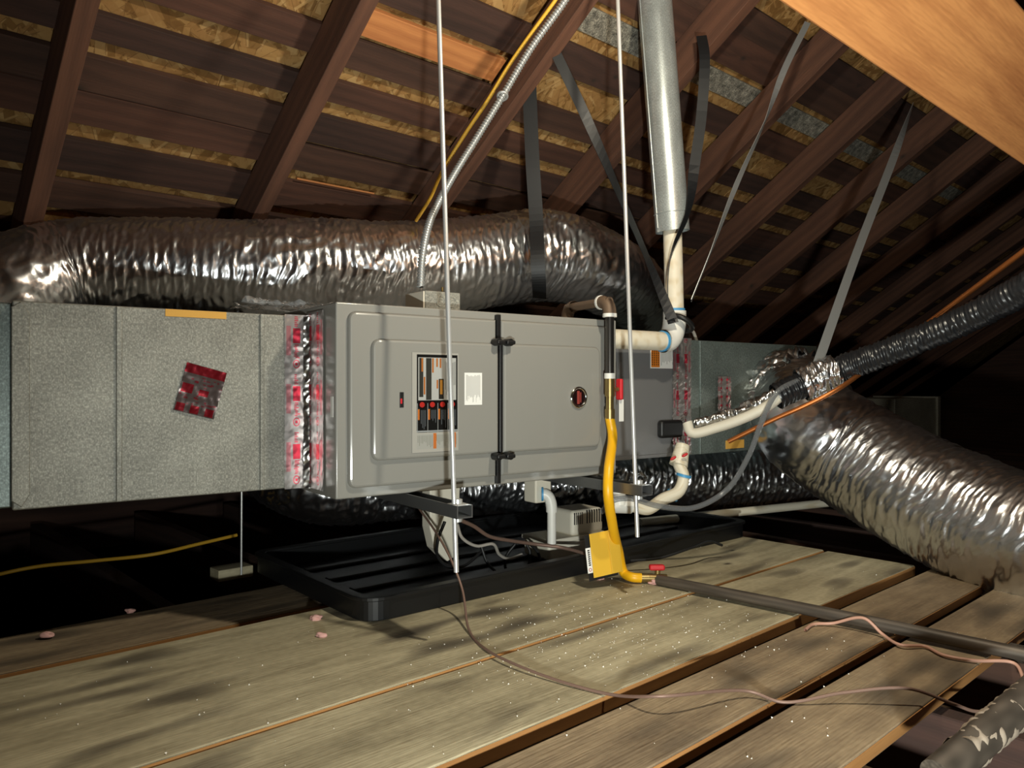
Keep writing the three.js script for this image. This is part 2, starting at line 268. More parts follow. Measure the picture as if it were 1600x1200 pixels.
const wiringTex = canvasTex(512, 1024, (g, w, h) => {
  g.fillStyle = '#a3a19b'; g.fillRect(0, 0, w, h); g.fillStyle = '#141414'; g.fillRect(50, 20, 452, 800); g.fillStyle = '#a9aaa8'; g.fillRect(66, 50, 420, 440);
  g.fillStyle = '#33332f'; g.fillRect(76, 56, 44, 400); g.fillRect(150, 56, 60, 430); g.fillStyle = '#a2602c'; for (const [x, y, hh] of [[100, 56, 140], [124, 250, 180], [216, 56, 150], [262, 56, 90], [300, 56, 100], [266, 280, 90]]) g.fillRect(x, y, 18, hh);
  g.fillStyle = '#26241f'; g.fillRect(290, 270, 56, 210); g.fillStyle = '#9a6a2c'; g.fillRect(304, 280, 30, 150); g.fillStyle = '#6d6e6c'; for (let i = 0; i < 9; i++) g.fillRect(362 + i * 14, 60 + rnd() * 40, 6, rr(240, 380));
  g.fillStyle = '#8f9294'; for (let i = 0; i < 5; i++) g.fillRect(54 + i * 112, 520, 6, 300); g.fillRect(50, 800, 452, 16);
  for (let i = 0; i < 4; i++) { const x = 60 + i * 112; g.fillStyle = '#b4662c'; g.fillRect(x, 580, 20, 110); g.fillStyle = '#4c5054'; for (let q = 0; q < 4; q++) g.fillRect(x + 34 + q * 15, 590, 8, rr(90, 200)); g.fillStyle = '#120808'; g.beginPath(); g.arc(x + 48, 535, 44, 0, 7); g.fill(); g.fillStyle = '#a82a24'; g.beginPath(); g.arc(x + 48, 535, 28, 0, 7); g.fill(); }
  g.fillStyle = '#9d9d98'; g.fillRect(50, 840, 452, 150); g.fillStyle = '#77776f'; for (let i = 0; i < 26; i++) g.fillRect(60 + i * 17, 850, 5, rr(60, 130)); g.fillStyle = '#b86a34'; g.fillRect(230, 830, 34, 160); g.fillRect(440, 830, 44, 160);
});
const printLines = (bg, ink, n, seed) => canvasTex(160, 256, (g, w, h) => { g.fillStyle = bg; g.fillRect(0, 0, w, h); g.fillStyle = ink; for (let i = 0; i < n; i++) g.fillRect(14 + i * (w - 28) / n, 14 + rnd() * 16, 3, rr(h * 0.6, h - 44)); });
const wiring = new THREE.MeshPhysicalMaterial({ map: wiringTex, roughness: 0.3, clearcoat: 0.4, clearcoatRoughness: 0.15 });
decal(doorL, 'wiring_label', 0.128, 0.238, 0.244, 0.216, 0.0236, sideMats(wiring, black), 'dark instruction label with red dots and orange bars');
decal(doorL, 'paper_sticker', 0.052, 0.08, 0.352, 0.248, 0.0236, sideMats(std({ map: printLines('#e9e9e6', '#9b9b98', 22), roughness: 0.6 }), whitePaper), 'white printed sticker');
const slot = part(doorL, 'sight_slot', span(0.1475, 0.158, 0.205, 0.241, 0.0225, 0.0245, 0.0008), black, 'black slot with red glow behind chrome lip'); part(slot, 'red_lens', span(0.149, 0.1535, 0.214, 0.226, 0.0242, 0.0252, 0.0004), redPaint);
part(doorR, 'end_slot', span(0.806, 0.814, 0.205, 0.24, 0.0105, 0.0135, 0.0008), black);
const badge = part(doorR, 'round_badge', new THREE.TorusGeometry(0.0265, 0.0042, 10, 36).translate(0.697, 0.223, 0.025), chrome, 'chrome ringed round dark badge');
part(badge, 'badge_face', cyl(V(0.697, 0.223, 0.021), V(0.697, 0.223, 0.0255), 0.0245, 32).clone(), std({ color: 0x1b0b0c, roughness: 0.3 }));
part(badge, 'badge_mark', mergeGeometries([span(0.691, 0.7, 0.205, 0.241, 0.0253, 0.0259, 0.0002), span(0.702, 0.706, 0.209, 0.237, 0.0253, 0.0259, 0.0002)]), std({ color: 0x8c3a34, roughness: 0.4 }), 'dull red mark on the badge');
part(furnace, 'side_sticker', span(-0.0012, 0, 0.185, 0.232, -0.028, -0.014, 0.0004), whitePaper, 'small white sticker');

// ---------- left plenum ----------
const ZP = -0.165;
const plenL = thing('duct_plenum', 'pale speckled galvanized sheet-metal duct box joined by red-printed tape to the furnace', 'duct', U(-0.3, 0.012, -0.44), TF);
{ const o = (x0, x1, y0, y1, z0, z1, r = 0.002, sg = 1) => span(x0 + 0.3, x1 + 0.3, y0, y1, z0 + 0.44, z1 + 0.44, r, sg);
  part(plenL, 'sheet_body', o(-0.6, 0, 0, 0.412, -0.7, ZP, 0.004, 2), galvMat);
  part(plenL, 'standing_seam', o(-0.418, -0.406, 0.001, 0.411, ZP - 0.001, ZP + 0.006, 0.0025, 2), galvMat); part(plenL, 'standing_seam', o(-0.118, -0.108, 0.001, 0.411, ZP - 0.001, ZP + 0.006, 0.0025, 2), galvMat);
  const fl = new THREE.Shape(); fl.moveTo(-0.3, 0.02); fl.lineTo(-0.285, 0.008); fl.lineTo(-0.272, 0.03); fl.lineTo(-0.272, 0.385); fl.lineTo(-0.285, 0.408); fl.lineTo(-0.3, 0.398);
  part(plenL, 'end_flange', metric(new THREE.ExtrudeGeometry(fl, { depth: 0.004, bevelSize: 0.0015, bevelThickness: 0.0015, bevelSegments: 1 }).translate(0, 0, ZP + 0.44)), galvMat);
  part(plenL, 'drive_cleat', o(-0.625, -0.6, 0.004, 0.408, -0.69, ZP - 0.012, 0.004), galvDark);
  const tp = foilSheet(0.06, 0.415, 0.0012, 1).translate(0.27, 0.206, ZP + 0.4415); tp.attributes.uv.array.forEach((v, i, a) => { if (i % 2 === 0) a[i] = v * 0.55; else a[i] = v * 0.75; });
  part(plenL, 'foil_tape', tp, tapeMat, 'silver foil tape with red print down the joint');
  const pt = foilSheet(0.088, 0.108, 0.0016, 5).rotateZ(-0.27).translate(0.3 - 0.25, 0.232, ZP + 0.4425); part(plenL, 'foil_patch', pt, patchMat, 'tilted patch of red-printed foil tape');
  part(plenL, 'tape_strip', o(-0.322, -0.193, 0.395, 0.411, ZP, ZP + 0.0016, 0.0006), masking, 'yellow-brown tape strip along the top edge');
}
{ const tp = foilSheet(0.1, 0.42, 0.0012, 2).rotateY(-Math.PI / 2).translate(-0.0015, 0.222, -0.115); tp.attributes.uv.array.forEach((v, i, a) => { if (i % 2 === 0) a[i] = 0.1 + v * 0.9; else a[i] = v * 0.75; }); part(furnace, 'foil_tape', tp, tapeMat, 'foil tape wrapping from the duct joint onto the furnace side');
  const fold = foilSheet(0.02, 0.41, 0.004, 8).rotateY(-0.6).translate(-0.003, 0.215, -0.158); part(furnace, 'tape_fold', fold, foilDull, 'crumpled foil fold in the joint'); }
{ const t = thing('return_duct', 'narrow bare metal duct end butting the free end of the speckled duct box', 'duct', U(-0.8, 0.03, -0.42), TF);
  part(t, 'sheet_body', span(-0.25, 0.17, 0, 0.36, -0.26, 0.23, 0.004), galvMat); part(t, 'drive_cleat', span(0.158, 0.174, 0.004, 0.356, -0.25, 0.236, 0.003), galvDark); }

// ---------- coil cabinet and right plenum ----------
const ZC = -0.18;
const coil = thing('coil_cabinet', 'darker grey coil cabinet with orange and white label beside the furnace', 'cabinet', U(1.107, 0.012, -0.45), TF);
part(coil, 'casing', span(-0.243, 0.242, 0, 0.408, -0.25, ZC + 0.45, 0.004, 2), paintDark);
decal(coil, 'warning_label', 0.11, 0.068, 0.14, 0.335, ZC + 0.4508, sideMats(std({ roughness: 0.55, map: canvasTex(256, 160, (g, w, h) => { g.fillStyle = '#e8e8e4'; g.fillRect(0, 0, w, h); g.fillStyle = '#d77a1e'; g.fillRect(8, 8, 96, 144); g.fillStyle = '#3a2410'; for (let i = 0; i < 4; i++) for (let k = 0; k < 7; k++) g.fillRect(18 + i * 22, 16 + k * 18, 9, 13); g.fillStyle = '#8e8e8c'; for (let i = 0; i < 8; i++) g.fillRect(120 + i * 16, 14, 5, rr(80, 130)); }) }), whitePaper), 'orange and white printed label');
part(coil, 'pipe_boot', span(0.115, 0.225, 0.065, 0.125, ZC + 0.448, ZC + 0.475, 0.012, 3), black, 'black rubber pipe boot');
part(coil, 'access_rim', span(-0.1, 0.2, 0.0, 0.012, ZC + 0.449, ZC + 0.456, 0.002), paintDark);
{ const tp = foilSheet(0.095, 0.405, 0.003, 12).translate(0.235, 0.205, ZC + 0.452); tp.attributes.uv.array.forEach((v, i, a) => { if (i % 2) a[i] = v * 0.8; }); part(coil, 'foil_tape', tp, tapeMat, 'crumpled foil tape with red print at the joint'); }
const plenR = thing('supply_plenum', 'dark greenish galvanized duct box between coil cabinet and the thick silver flexible duct', 'duct', U(1.76, 0.01, -0.45), TF);
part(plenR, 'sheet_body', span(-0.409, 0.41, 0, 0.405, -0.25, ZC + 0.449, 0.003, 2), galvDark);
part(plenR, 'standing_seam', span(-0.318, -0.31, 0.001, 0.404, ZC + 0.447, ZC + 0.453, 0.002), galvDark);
part(plenR, 'foil_patch', foilSheet(0.075, 0.125, 0.003, 17).translate(-0.19, 0.215, ZC + 0.452), tapeMat, 'upright patch of crumpled printed foil tape');
part(plenR, 'tape_strip', span(-0.175, -0.07, 0.012, 0.043, ZC + 0.449, ZC + 0.452, 0.0008), masking, 'short yellow-brown tape strip');
part(plenR, 'cable_loop', tube([V(-0.37, 0.4, 0.2), V(-0.35, 0.435, 0.21), V(-0.29, 0.445, 0.21), V(-0.25, 0.405, 0.2)], 0.006), grayWire, 'grey cable arched over the top edge');
{ const t = thing('distant_duct', 'dim grey square duct standing far back behind the thick silver flexible duct', 'duct', P(1445, 700, 4.6), TF); part(t, 'sheet_body', span(-0.35, 0.16, 0, 0.3, -0.4, 0, 0.003), galvMat); part(t, 'end_flange', span(0.14, 0.175, 0, 0.31, -0.4, 0.012, 0.003), galvMat); }

// ---------- flexible ducts ----------
function flexDuct(name, label, pts, R, o, group) { const t = thing(name, label, 'duct', pts[0], 0, group); wpart(t, 'foil_sleeve', flexGeo(pts, R, o), foil); return t; }
flexDuct('flexible_duct', 'long silver foil flexible duct lying along the top of the furnace and duct box', [P(-260, 640, 1.96), P(-120, 530, 2.04), P(10, 462, 2.079), P(110, 432, 2.192), P(250, 424, 2.287), P(400, 424, 2.362), P(560, 424, 2.457), P(700, 416, 2.570), P(840, 402, 2.722), P(930, 420, 2.835), P(1005, 490, 3.320), P(1045, 590, 3.500)], 0.156, { seed: 3, crumple: 0.009, ribA: 0.002, fold: 0.0022, rib: 0.028 });
const fr = flexDuct('flexible_duct', 'thick silver foil flexible duct running from the supply plenum down onto the boards', [U(1.9, 0.19, -0.22), U(1.9, 0.185, -0.1), P(1268, 668, 2.72), P(1335, 712, 2.62), P(1420, 762, 2.47), P(1510, 805, 2.32), P(1610, 848, 2.16), P(1740, 880, 2.0), P(1900, 900, 1.85)], 0.187, { seed: 21, m: 140, ribA: 0.0025, rib: 0.036, crumple: 0.006, fold: 0.003 });
wpart(fr, 'collar_wrap', flexGeo([U(1.9, 0.19, -0.185), U(1.9, 0.188, -0.12), U(1.905, 0.186, -0.07)], 0.185, { seed: 40, crumple: 0.03, fold: 0.004, ribA: 0.002 }), foil, 'crumpled foil wrap at the collar');
flexDuct('flexible_duct', 'shadowed silver flexible duct hanging low behind the drain pan under the furnace', [P(470, 640, 3.2), P(430, 715, 2.9), P(500, 752, 2.78), P(640, 748, 2.9), P(800, 745, 3.05), P(950, 744, 3.2), P(1100, 745, 3.35), P(1220, 742, 3.45), P(1330, 735, 3.6)], 0.15, { seed: 33, crumple: 0.016 });

// ---------- struts and rods ----------
function strut(label, t) { const o = thing('support_strut', label, 'strut', U(t, -0.029, 0.23), TF, 'channel struts under the furnace');
  const s = new THREE.Shape(); s.moveTo(-0.02, 0); s.lineTo(0.02, 0); s.lineTo(0.02, 0.028); s.lineTo(0.017, 0.028); s.lineTo(0.017, 0.003); s.lineTo(-0.017, 0.003); s.lineTo(-0.017, 0.028); s.lineTo(-0.02, 0.028);
  part(o, 'channel', metric(new THREE.ExtrudeGeometry(s, { depth: 1.06, bevelEnabled: false }).translate(0, 0, -1.06)), strutMat);
  part(o, 'hex_nut', at(new THREE.CylinderGeometry(0.011, 0.011, 0.01, 6), 0, 0.033, -0.03), steel); part(o, 'hex_nut', at(new THREE.CylinderGeometry(0.011, 0.011, 0.01, 6), 0, -0.006, -0.03), steel); part(o, 'square_washer', at(rbox(0.036, 0.003, 0.036, 0.001), 0, 0.0265, -0.03), steel); return o; }
strut('zinc channel strut under the left furnace door with a rod through its end', 0.196); strut('zinc channel strut under the right furnace door behind the yellow gas hose', 0.752);
function rod(label, a, b, r) { const o = thing('threaded_rod', label, 'rod', b, 0, 'hanger rods'); const g = cyl(a, b, r, 12); wpart(o, 'shaft', g, steel); return o; }
rod('steel hanger rod crossing the left furnace door in front of the dark label', P(683, -60, 1.72), P(713, 894, 1.645), 0.0055);
rod('steel hanger rod hanging beside the yellow gas hose and galvanized vent pipe', P(963, -60, 2.05), P(996, 839, 1.98), 0.0055);
rod('thin steel rod dropping from the speckled duct box to the pan corner', P(378, 640, 2.2), P(377, 898, 2.2), 0.003);

// ---------- drain pan ----------
{ const t = thing('drain_pan', 'shallow black plastic drain pan on the boards beneath the furnace', 'pan', onFloor(572, 976, 0.006), 40.5 * Math.PI / 180);
  const L = 1.6, D = 0.68, H = 0.055, r = 0.06; const sh = doorShape(0, L, 0, D, r, r), inner = doorShape(0.02, L - 0.02, 0.02, D - 0.02, r - 0.015, r - 0.015);
  const wall = sh.clone(); wall.holes.push(new THREE.Path(inner.getPoints(8)));
  const up = g => g.rotateX(-Math.PI / 2);
  part(t, 'wall', up(new THREE.ExtrudeGeometry(wall, { depth: H - 0.008, bevelSize: 0.002, bevelThickness: 0.002, bevelSegments: 2, curveSegments: 8 }).translate(0, 0, 0.003)), panMat);
  const big = doorShape(-0.008, L + 0.008, -0.008, D + 0.008, r + 0.008, r + 0.008), rimS = big.clone(); rimS.holes.push(new THREE.Path(doorShape(0.016, L - 0.016, 0.016, D - 0.016, r - 0.01, r - 0.01).getPoints(8)));
  part(t, 'rim', up(new THREE.ExtrudeGeometry(rimS, { depth: 0.006, bevelSize: 0.002, bevelThickness: 0.002, bevelSegments: 2, curveSegments: 8 }).translate(0, 0, H - 0.004)), panMat);
  part(t, 'base', up(new THREE.ExtrudeGeometry(inner, { depth: 0.006, bevelEnabled: false }).translate(0, 0, 0.001)), panMat);
  for (let k = 0; k < 4; k++) part(t, 'floor_rib', span(0.1, L - 0.1, 0.007, 0.016, -0.13 - k * 0.14, -0.1 - k * 0.14, 0.004, 2), panMat);
  part(t, 'drain_fitting', cyl(V(1.28, 0.03, -D + 0.015), V(1.28, 0.03, -D + 0.06), 0.014, 16), black); }

// ---------- vent and flue pipes ----------
{ const a = P(1051, 362, 2.5), b = P(1019, -50, 2.46), t = thing('vent_pipe', 'galvanized metal vent sleeve slanting up to the roof around a white pipe', 'pipe', a);
  const m = p => a.clone().lerp(b, p);
  wpart(t, 'sleeve', (() => { const d = b.clone().sub(a), g = new THREE.CylinderGeometry(0.055, 0.055, d.length(), 40, 1, true); g.applyQuaternion(new THREE.Quaternion().setFromUnitVectors(V(0, 1, 0), d.clone().normalize())); return g.translate((a.x + b.x) / 2, (a.y + b.y) / 2, (a.z + b.z) / 2); })(), ventMat);
  wpart(t, 'crimp_ring', new THREE.TorusGeometry(0.0555, 0.0018, 8, 40).applyQuaternion(new THREE.Quaternion().setFromUnitVectors(V(0, 0, 1), b.clone().sub(a).normalize())).translate(...m(0.07).toArray()), ventMat);
  wpart(t, 'lock_seam', cyl(m(0.01).add(V(-0.052, 0, 0.019)), m(0.99).add(V(-0.052, 0, 0.019)), 0.0025, 8), ventMat);
  wpart(t, 'roof_flashing', cyl(m(0.9), m(0.99), 0.062, 32, 0.13), plasticFilm, 'whitish flashing around the pipe at the roof'); }
const PE = U(1.215, 0.398, -0.09);
{ const t = thing('flue_pipe', 'cream plastic flue pipe leaving the furnace and turning up into the vent sleeve', 'pipe', PE);
  const s = U(0.86, 0.398, -0.09), top = P(1050, 330, 2.5), el = PE.clone();
  const dir = top.clone().sub(el).normalize();
  wpart(t, 'horizontal_run', cyl(s, el.clone().lerp(s, 0.12), 0.0305, 28), pvc); wpart(t, 'riser', cyl(el.clone().addScaledVector(dir, 0.05), top, 0.0305, 28), pvc);
  const c1 = el.clone().lerp(s, 0.16), c2 = el.clone().addScaledVector(dir, 0.1), bend = new THREE.QuadraticBezierCurve3(c1, el, c2);
  wpart(t, 'elbow', new THREE.TubeGeometry(bend, 24, 0.0375, 24), pvcWhite, 'white elbow fitting');
  wpart(t, 'glue_ring', cyl(c1, c1.clone().lerp(s, 0.03), 0.034, 24), blueGlue, 'blue cement ring'); wpart(t, 'glue_ring', cyl(c2, c2.clone().addScaledVector(dir, 0.008), 0.034, 24), blueGlue, 'blue cement ring'); }

// ---------- gas piping ----------
{ const e1 = U(0.82, 0.492, -0.17), e2 = U(0.79, 0.492, 0.05), t = thing('gas_pipe', 'iron gas pipe looping from the furnace top down to a brass valve with red lever', 'pipe', U(0.82, 0.445, -0.17));
  const r = 0.0125, low = U(0.79, 0.29, 0.05), v1 = U(0.79, 0.225, 0.05), v2 = U(0.79, 0.19, 0.05);
  const ndir = e2.clone().sub(e1).normalize();
  const elbow = (a, c, b) => new THREE.TubeGeometry(new THREE.QuadraticBezierCurve3(a, c, b), 16, r * 1.5, 18);
  wpart(t, 'nipple', cyl(U(0.82, 0.44, -0.17), U(0.82, 0.47, -0.17), r, 18), iron); wpart(t, 'elbow', elbow(U(0.82, 0.455, -0.17), e1, e1.clone().addScaledVector(ndir, 0.04)), rustIron, 'rusty elbow fitting');
  wpart(t, 'nipple', cyl(e1, e2, r, 18), rustIron); wpart(t, 'elbow', elbow(e2.clone().addScaledVector(ndir, -0.04), e2, U(0.79, 0.455, 0.05)), rustIron, 'rusty elbow fitting');
  wpart(t, 'thread_sealant', cyl(e2.clone().addScaledVector(ndir, -0.046), e2.clone().addScaledVector(ndir, -0.038), r * 1.65, 18), pvcWhite, 'white thread sealant'); wpart(t, 'thread_sealant', cyl(U(0.79, 0.447, 0.05), U(0.79, 0.457, 0.05), r * 1.6, 18), pvcWhite, 'white thread sealant');
  wpart(t, 'drop_pipe', cyl(U(0.79, 0.45, 0.05), low, r, 20), std({ color: 0x5a5754, metalness: 0.8, roughness: 0.25 })); wpart(t, 'thread_sealant', cyl(low, U(0.79, 0.275, 0.05), r * 1.25, 18), pvcWhite, 'white thread sealant');
  const vb = wpart(t, 'ball_valve', mergeGeometries([cyl(U(0.79, 0.275, 0.05), v1, 0.0145, 8), cyl(v1, v2, 0.012, 6), cyl(U(0.79, 0.245, 0.05), U(0.825, 0.245, 0.05), 0.006, 12)]), brass, 'brass valve body');
  const h = shade(new THREE.Mesh(rbox(0.012, 0.06, 0.022, 0.005, 2), redPaint)); h.name = 'lever'; h.userData.label = 'red lever'; h.position.copy(U(0.828, 0.245, 0.05).sub(t.position)); h.rotation.y = TF; vb.add(h);
  const tg = shade(new THREE.Mesh(rbox(0.018, 0.062, 0.001, 0.0004), whitePaper)); tg.name = 'valve_tag'; tg.position.copy(U(0.835, 0.185, 0.05).sub(t.position)); tg.rotation.y = TF; t.add(tg);
  wpart(t, 'flare_nut', cyl(v2, U(0.79, 0.163, 0.05), 0.0155, 6), brass); }
const hoseEnd = onFloor(1002, 903, 0.022);
{ const top = U(0.79, 0.165, 0.05), t = thing('gas_hose', 'yellow coated flexible gas hose hanging from the brass valve to the boards', 'hose', hoseEnd);
  const pts = [top, P(957, 680, 2.13), P(951, 735, 2.03), P(950, 770, 2.01), P(957, 820, 2.06), P(966, 860, 2.15), P(975, 895, 2.18), hoseEnd.clone().add(V(-0.025, 0.002, 0)), hoseEnd];
  wpart(t, 'coated_tube', tube(pts, 0.0135, 16, 0.006), yellowCoat); wpart(t, 'flare_nut', cyl(hoseEnd, hoseEnd.clone().add(V(0.022, 0, 0)), 0.013, 6), brass);
  const a = P(947, 864, 2.1); const tag = shade(new THREE.Mesh(rbox(0.09, 0.122, 0.002, 0.0008), yellowTag)); tag.name = 'warning_tag'; tag.userData.label = 'yellow folded tag'; tag.position.copy(a.sub(t.position)); tag.rotation.set(0, 0.35, 0.12); t.add(tag);
  part(tag, 'tag_backing', at(rbox(0.09, 0.128, 0.001, 0.0004), -0.012, -0.006, -0.006), black); part(tag, 'tag_fold', at(rbox(0.03, 0.122, 0.004, 0.0015), 0.025, 0.001, 0.002), yellowTag);
  part(tag, 'print_label', at(new THREE.BoxGeometry(0.016, 0.07, 0.001), -0.051, -0.012, -0.004), sideMats(std({ roughness: 0.6, map: canvasTex(64, 256, (g, w, h) => { g.fillStyle = '#f0f0ee'; g.fillRect(0, 0, w, h); g.fillStyle = '#181818'; for (let i = 0; i < 8; i++) g.fillRect(20, 20 + i * 21, 26, 14); g.strokeStyle = '#a02828'; g.lineWidth = 6; g.beginPath(); g.arc(32, 222, 15, 0, 7); g.stroke(); }) }), whitePaper), 'white label with dark print'); }
{ const a = hoseEnd.clone().add(V(0.022, 0, 0)), t = thing('floor_valve', 'small brass shut-off valve with red handle standing on the boards', 'valve', V(a.x + 0.02, 0, a.z));
  part(t, 'valve_body', mergeGeometries([cyl(V(-0.02, 0.022, 0), V(0.03, 0.02, 0), 0.0125, 10), cyl(V(0.004, 0.02, 0), V(0.004, 0.045, 0), 0.008, 12)]), brass); part(t, 'handle', at(rbox(0.044, 0.016, 0.022, 0.006, 2), 0.002, 0.052, 0), redPaint, 'red handle'); }
{ const a = onFloor(1028, 906, 0.021), b = onFloor(1310, 962, 0.021), c = onFloor(1620, 1027, 0.021), t = thing('floor_gas_pipe', 'black iron pipe lying across the boards from the red-handled valve', 'pipe', V(a.x, 0, a.z));
  wpart(t, 'pipe_length', tube([a, b, c, c.clone().add(c.clone().sub(b).multiplyScalar(0.6))], 0.0145, 20), iron); wpart(t, 'coupling', cyl(onFloor(1578, 1018, 0.018), onFloor(1600, 1023, 0.018), 0.018, 16), iron); }
{ const a = P(1650, 1050, 1.2), b = P(1465, 1215, 1.02), t = thing('insulated_pipe', 'grey pipe with torn pale wrapping rising out of the open joist bay', 'pipe', b); wpart(t, 'pipe_length', cyl(a, b, 0.024, 24), iron);
  wpart(t, 'torn_wrap', flexGeo([a.clone().lerp(b, 0.25), a.clone().lerp(b, 0.5), a.clone().lerp(b, 0.8)], 0.0255, { crumple: 0.009, rib: 1, m: 40, seed: 60, lump: 0.1 }), std({ color: 0x9a8c7c, roughness: 0.9 }), 'torn pale wrapping'); }

// ---------- condensate parts ----------
{ const t = thing('condensate_pump', 'cream plastic condensate pump with vent slots standing in the black pan', 'pump', V(P(885, 862, 2.48).x, 0.0225, -2.48), TF);
  part(t, 'tank', span(-0.13, 0.11, 0, 0.055, -0.06, 0.07, 0.01, 3), cream); part(t, 'lid', span(-0.135, 0.115, 0.052, 0.066, -0.065, 0.075, 0.004, 2), cream); part(t, 'motor_cover', span(-0.03, 0.105, 0.064, 0.145, -0.055, 0.065, 0.014, 3), cream);
  for (let i = 0; i < 7; i++) part(t, 'vent_slot', span(0.03 + i * 0.0105, 0.0345 + i * 0.0105, 0.1, 0.142, 0.062, 0.0662, 0.001), black); for (let i = 0; i < 5; i++) part(t, 'vent_slot', span(-0.022 + i * 0.008, -0.0185 + i * 0.008, 0.1, 0.138, 0.062, 0.0662, 0.001), black); }
{ const t = thing('drain_elbow_pipe', 'white drain pipe with elbow from a cream block under the furnace into the pump', 'pipe', P(862, 852, 2.3)); const p = P(862, 772, 2.3);
  const bl = shade(new THREE.Mesh(rbox(0.062, 0.085, 0.06, 0.006, 2), cream)); bl.name = 'drain_block'; bl.position.copy(P(840, 762, 2.33).sub(t.position)); bl.rotation.y = TF; t.add(bl);
  wpart(t, 'glue_ring', cyl(P(846, 772, 2.3), P(849, 772, 2.3), 0.021, 20), blueGlue, 'blue cement ring'); wpart(t, 'elbow', new THREE.TubeGeometry(new THREE.QuadraticBezierCurve3(P(849, 772, 2.3), p, P(862, 800, 2.3)), 16, 0.017, 18), pvcWhite); wpart(t, 'down_pipe', cyl(P(862, 795, 2.3), P(862, 852, 2.3), 0.0135, 18), pvcWhite); }
{ const t = thing('trap_housing', 'flat white plastic drain trap hanging behind the strut under the left door', 'trap', P(694, 870, 2.2), TF); const s = new THREE.Shape(); s.moveTo(-0.045, 0.235); s.lineTo(0.05, 0.235); s.lineTo(0.045, 0.12); s.lineTo(0.035, 0.0); s.lineTo(0.01, -0.01); s.lineTo(-0.03, 0.03); s.lineTo(-0.045, 0.09);
  part(t, 'trap_body', new THREE.ExtrudeGeometry(s, { depth: 0.04, bevelSize: 0.004, bevelThickness: 0.004, bevelSegments: 2 }).translate(0, 0, -0.04), cream); }
{ const t = thing('drain_trap_pipe', 'jointed white drain pipe with red primer marks under the coil cabinet', 'pipe', P(968, 785, 2.3)); const pts = [P(1066, 703, 2.46), P(1060, 722, 2.44), P(1068, 745, 2.42), P(1060, 768, 2.4), P(1036, 780, 2.38), P(1012, 795, 2.35), P(990, 791, 2.33), P(955, 789, 2.3)];
  wpart(t, 'pipe_run', tube(pts, 0.019, 20, 0.006), pvc); wpart(t, 'boot', cyl(P(1067, 695, 2.46), P(1060, 727, 2.44), 0.022, 20, 0.03), pvc); wpart(t, 'tee', mergeGeometries([cyl(P(955, 789, 2.3), P(985, 790, 2.32), 0.0245, 20), cyl(P(968, 788, 2.3), P(966, 755, 2.3), 0.02, 20)]), pvcWhite, 'white tee fitting');
  for (const [x, y] of [[1052, 716], [1070, 711]]) wpart(t, 'primer_mark', new THREE.SphereGeometry(0.011, 12, 8).scale(1, 0.45, 0.4).rotateZ(0.5).translate(...P(x, y, 2.405).toArray()), redPaint, 'red primer smear');
  for (const [a, b] of [[[1069, 741], [1068, 745]], [[1052, 773], [1049, 775]]]) wpart(t, 'glue_ring', cyl(P(...a, 2.42), P(...b, 2.42), 0.0235, 20), blueGlue, 'blue cement ring'); }
{ const t = thing('clear_hose', 'clear plastic tube drooping from the line set to the drain tee', 'hose', P(970, 782, 2.26)); wpart(t, 'tube_wall', tube([P(1262, 588, 2.38), P(1215, 612, 2.36), P(1192, 655, 2.36), P(1170, 712, 2.36), P(1136, 765, 2.35), P(1085, 793, 2.33), P(1030, 791, 2.3), P(985, 779, 2.26), P(958, 782, 2.24), P(940, 800, 2.27)], 0.0085, 14), clearTube); }
{ const t = thing('pan_drain_pipe', 'white drain pipe running behind the pan toward the silver duct', 'pipe', P(1000, 815, 3.0)); wpart(t, 'pipe_run', cyl(P(1000, 816, 3.0), P(1330, 782, 3.3), 0.017, 18), pvc); }

// ---------- refrigerant lines ----------
{ const t = thing('line_set', 'black ribbed insulated refrigerant line sagging from upper right to the coil cabinet', 'pipe', P(1090, 668, 2.5));
  wpart(t, 'ribbed_insulation', flexGeo([P(1212, 620, 2.4), P(1250, 603, 2.4), P(1310, 578, 2.38), P(1400, 545, 2.3), P(1500, 503, 2.18), P(1600, 452, 2.02), P(1740, 370, 1.8), P(1900, 260, 1.6)], 0.041, { m: 48, rib: 0.014, ribA: 0.004, fold: 0.003, crumple: 0.004, seg: 0.004, seed: 50 }), std({ color: 0x222326, roughness: 0.3, metalness: 0.1 }));
  wpart(t, 'foil_wrap', flexGeo([P(1252, 602, 2.39), P(1282, 590, 2.385), P(1308, 580, 2.375)], 0.05, { m: 60, crumple: 0.02, fold: 0.005, seed: 54, seg: 0.003 }), foil, 'silver foil tape wrapped round the line');
  wpart(t, 'white_insulation', tube([P(1074, 660, 2.47), P(1080, 676, 2.46), P(1120, 668, 2.44), P(1165, 652, 2.41), P(1200, 634, 2.39), P(1232, 608, 2.38)], 0.0165, 18), cream, 'cream foam sleeve'); 
  wpart(t, 'torn_tape', flexGeo([P(1085, 663, 2.47), P(1130, 652, 2.45), P(1180, 632, 2.42), P(1216, 612, 2.4)], 0.016, { m: 40, crumple: 0.012, seed: 58, seg: 0.003, rib: 1 }), foilDull, 'torn silver tape'); }
{ const t = thing('copper_line', 'thin bare copper refrigerant line following the black ribbed line', 'pipe', P(1140, 689, 2.42)); wpart(t, 'copper_tube', tube([P(1138, 690, 2.43), P(1210, 655, 2.37), P(1262, 632, 2.33), P(1312, 606, 2.31), P(1380, 556, 2.4), P(1445, 508, 2.33), P(1600, 392, 1.98), P(1760, 270, 1.7)], 0.0075, 12), copper); }

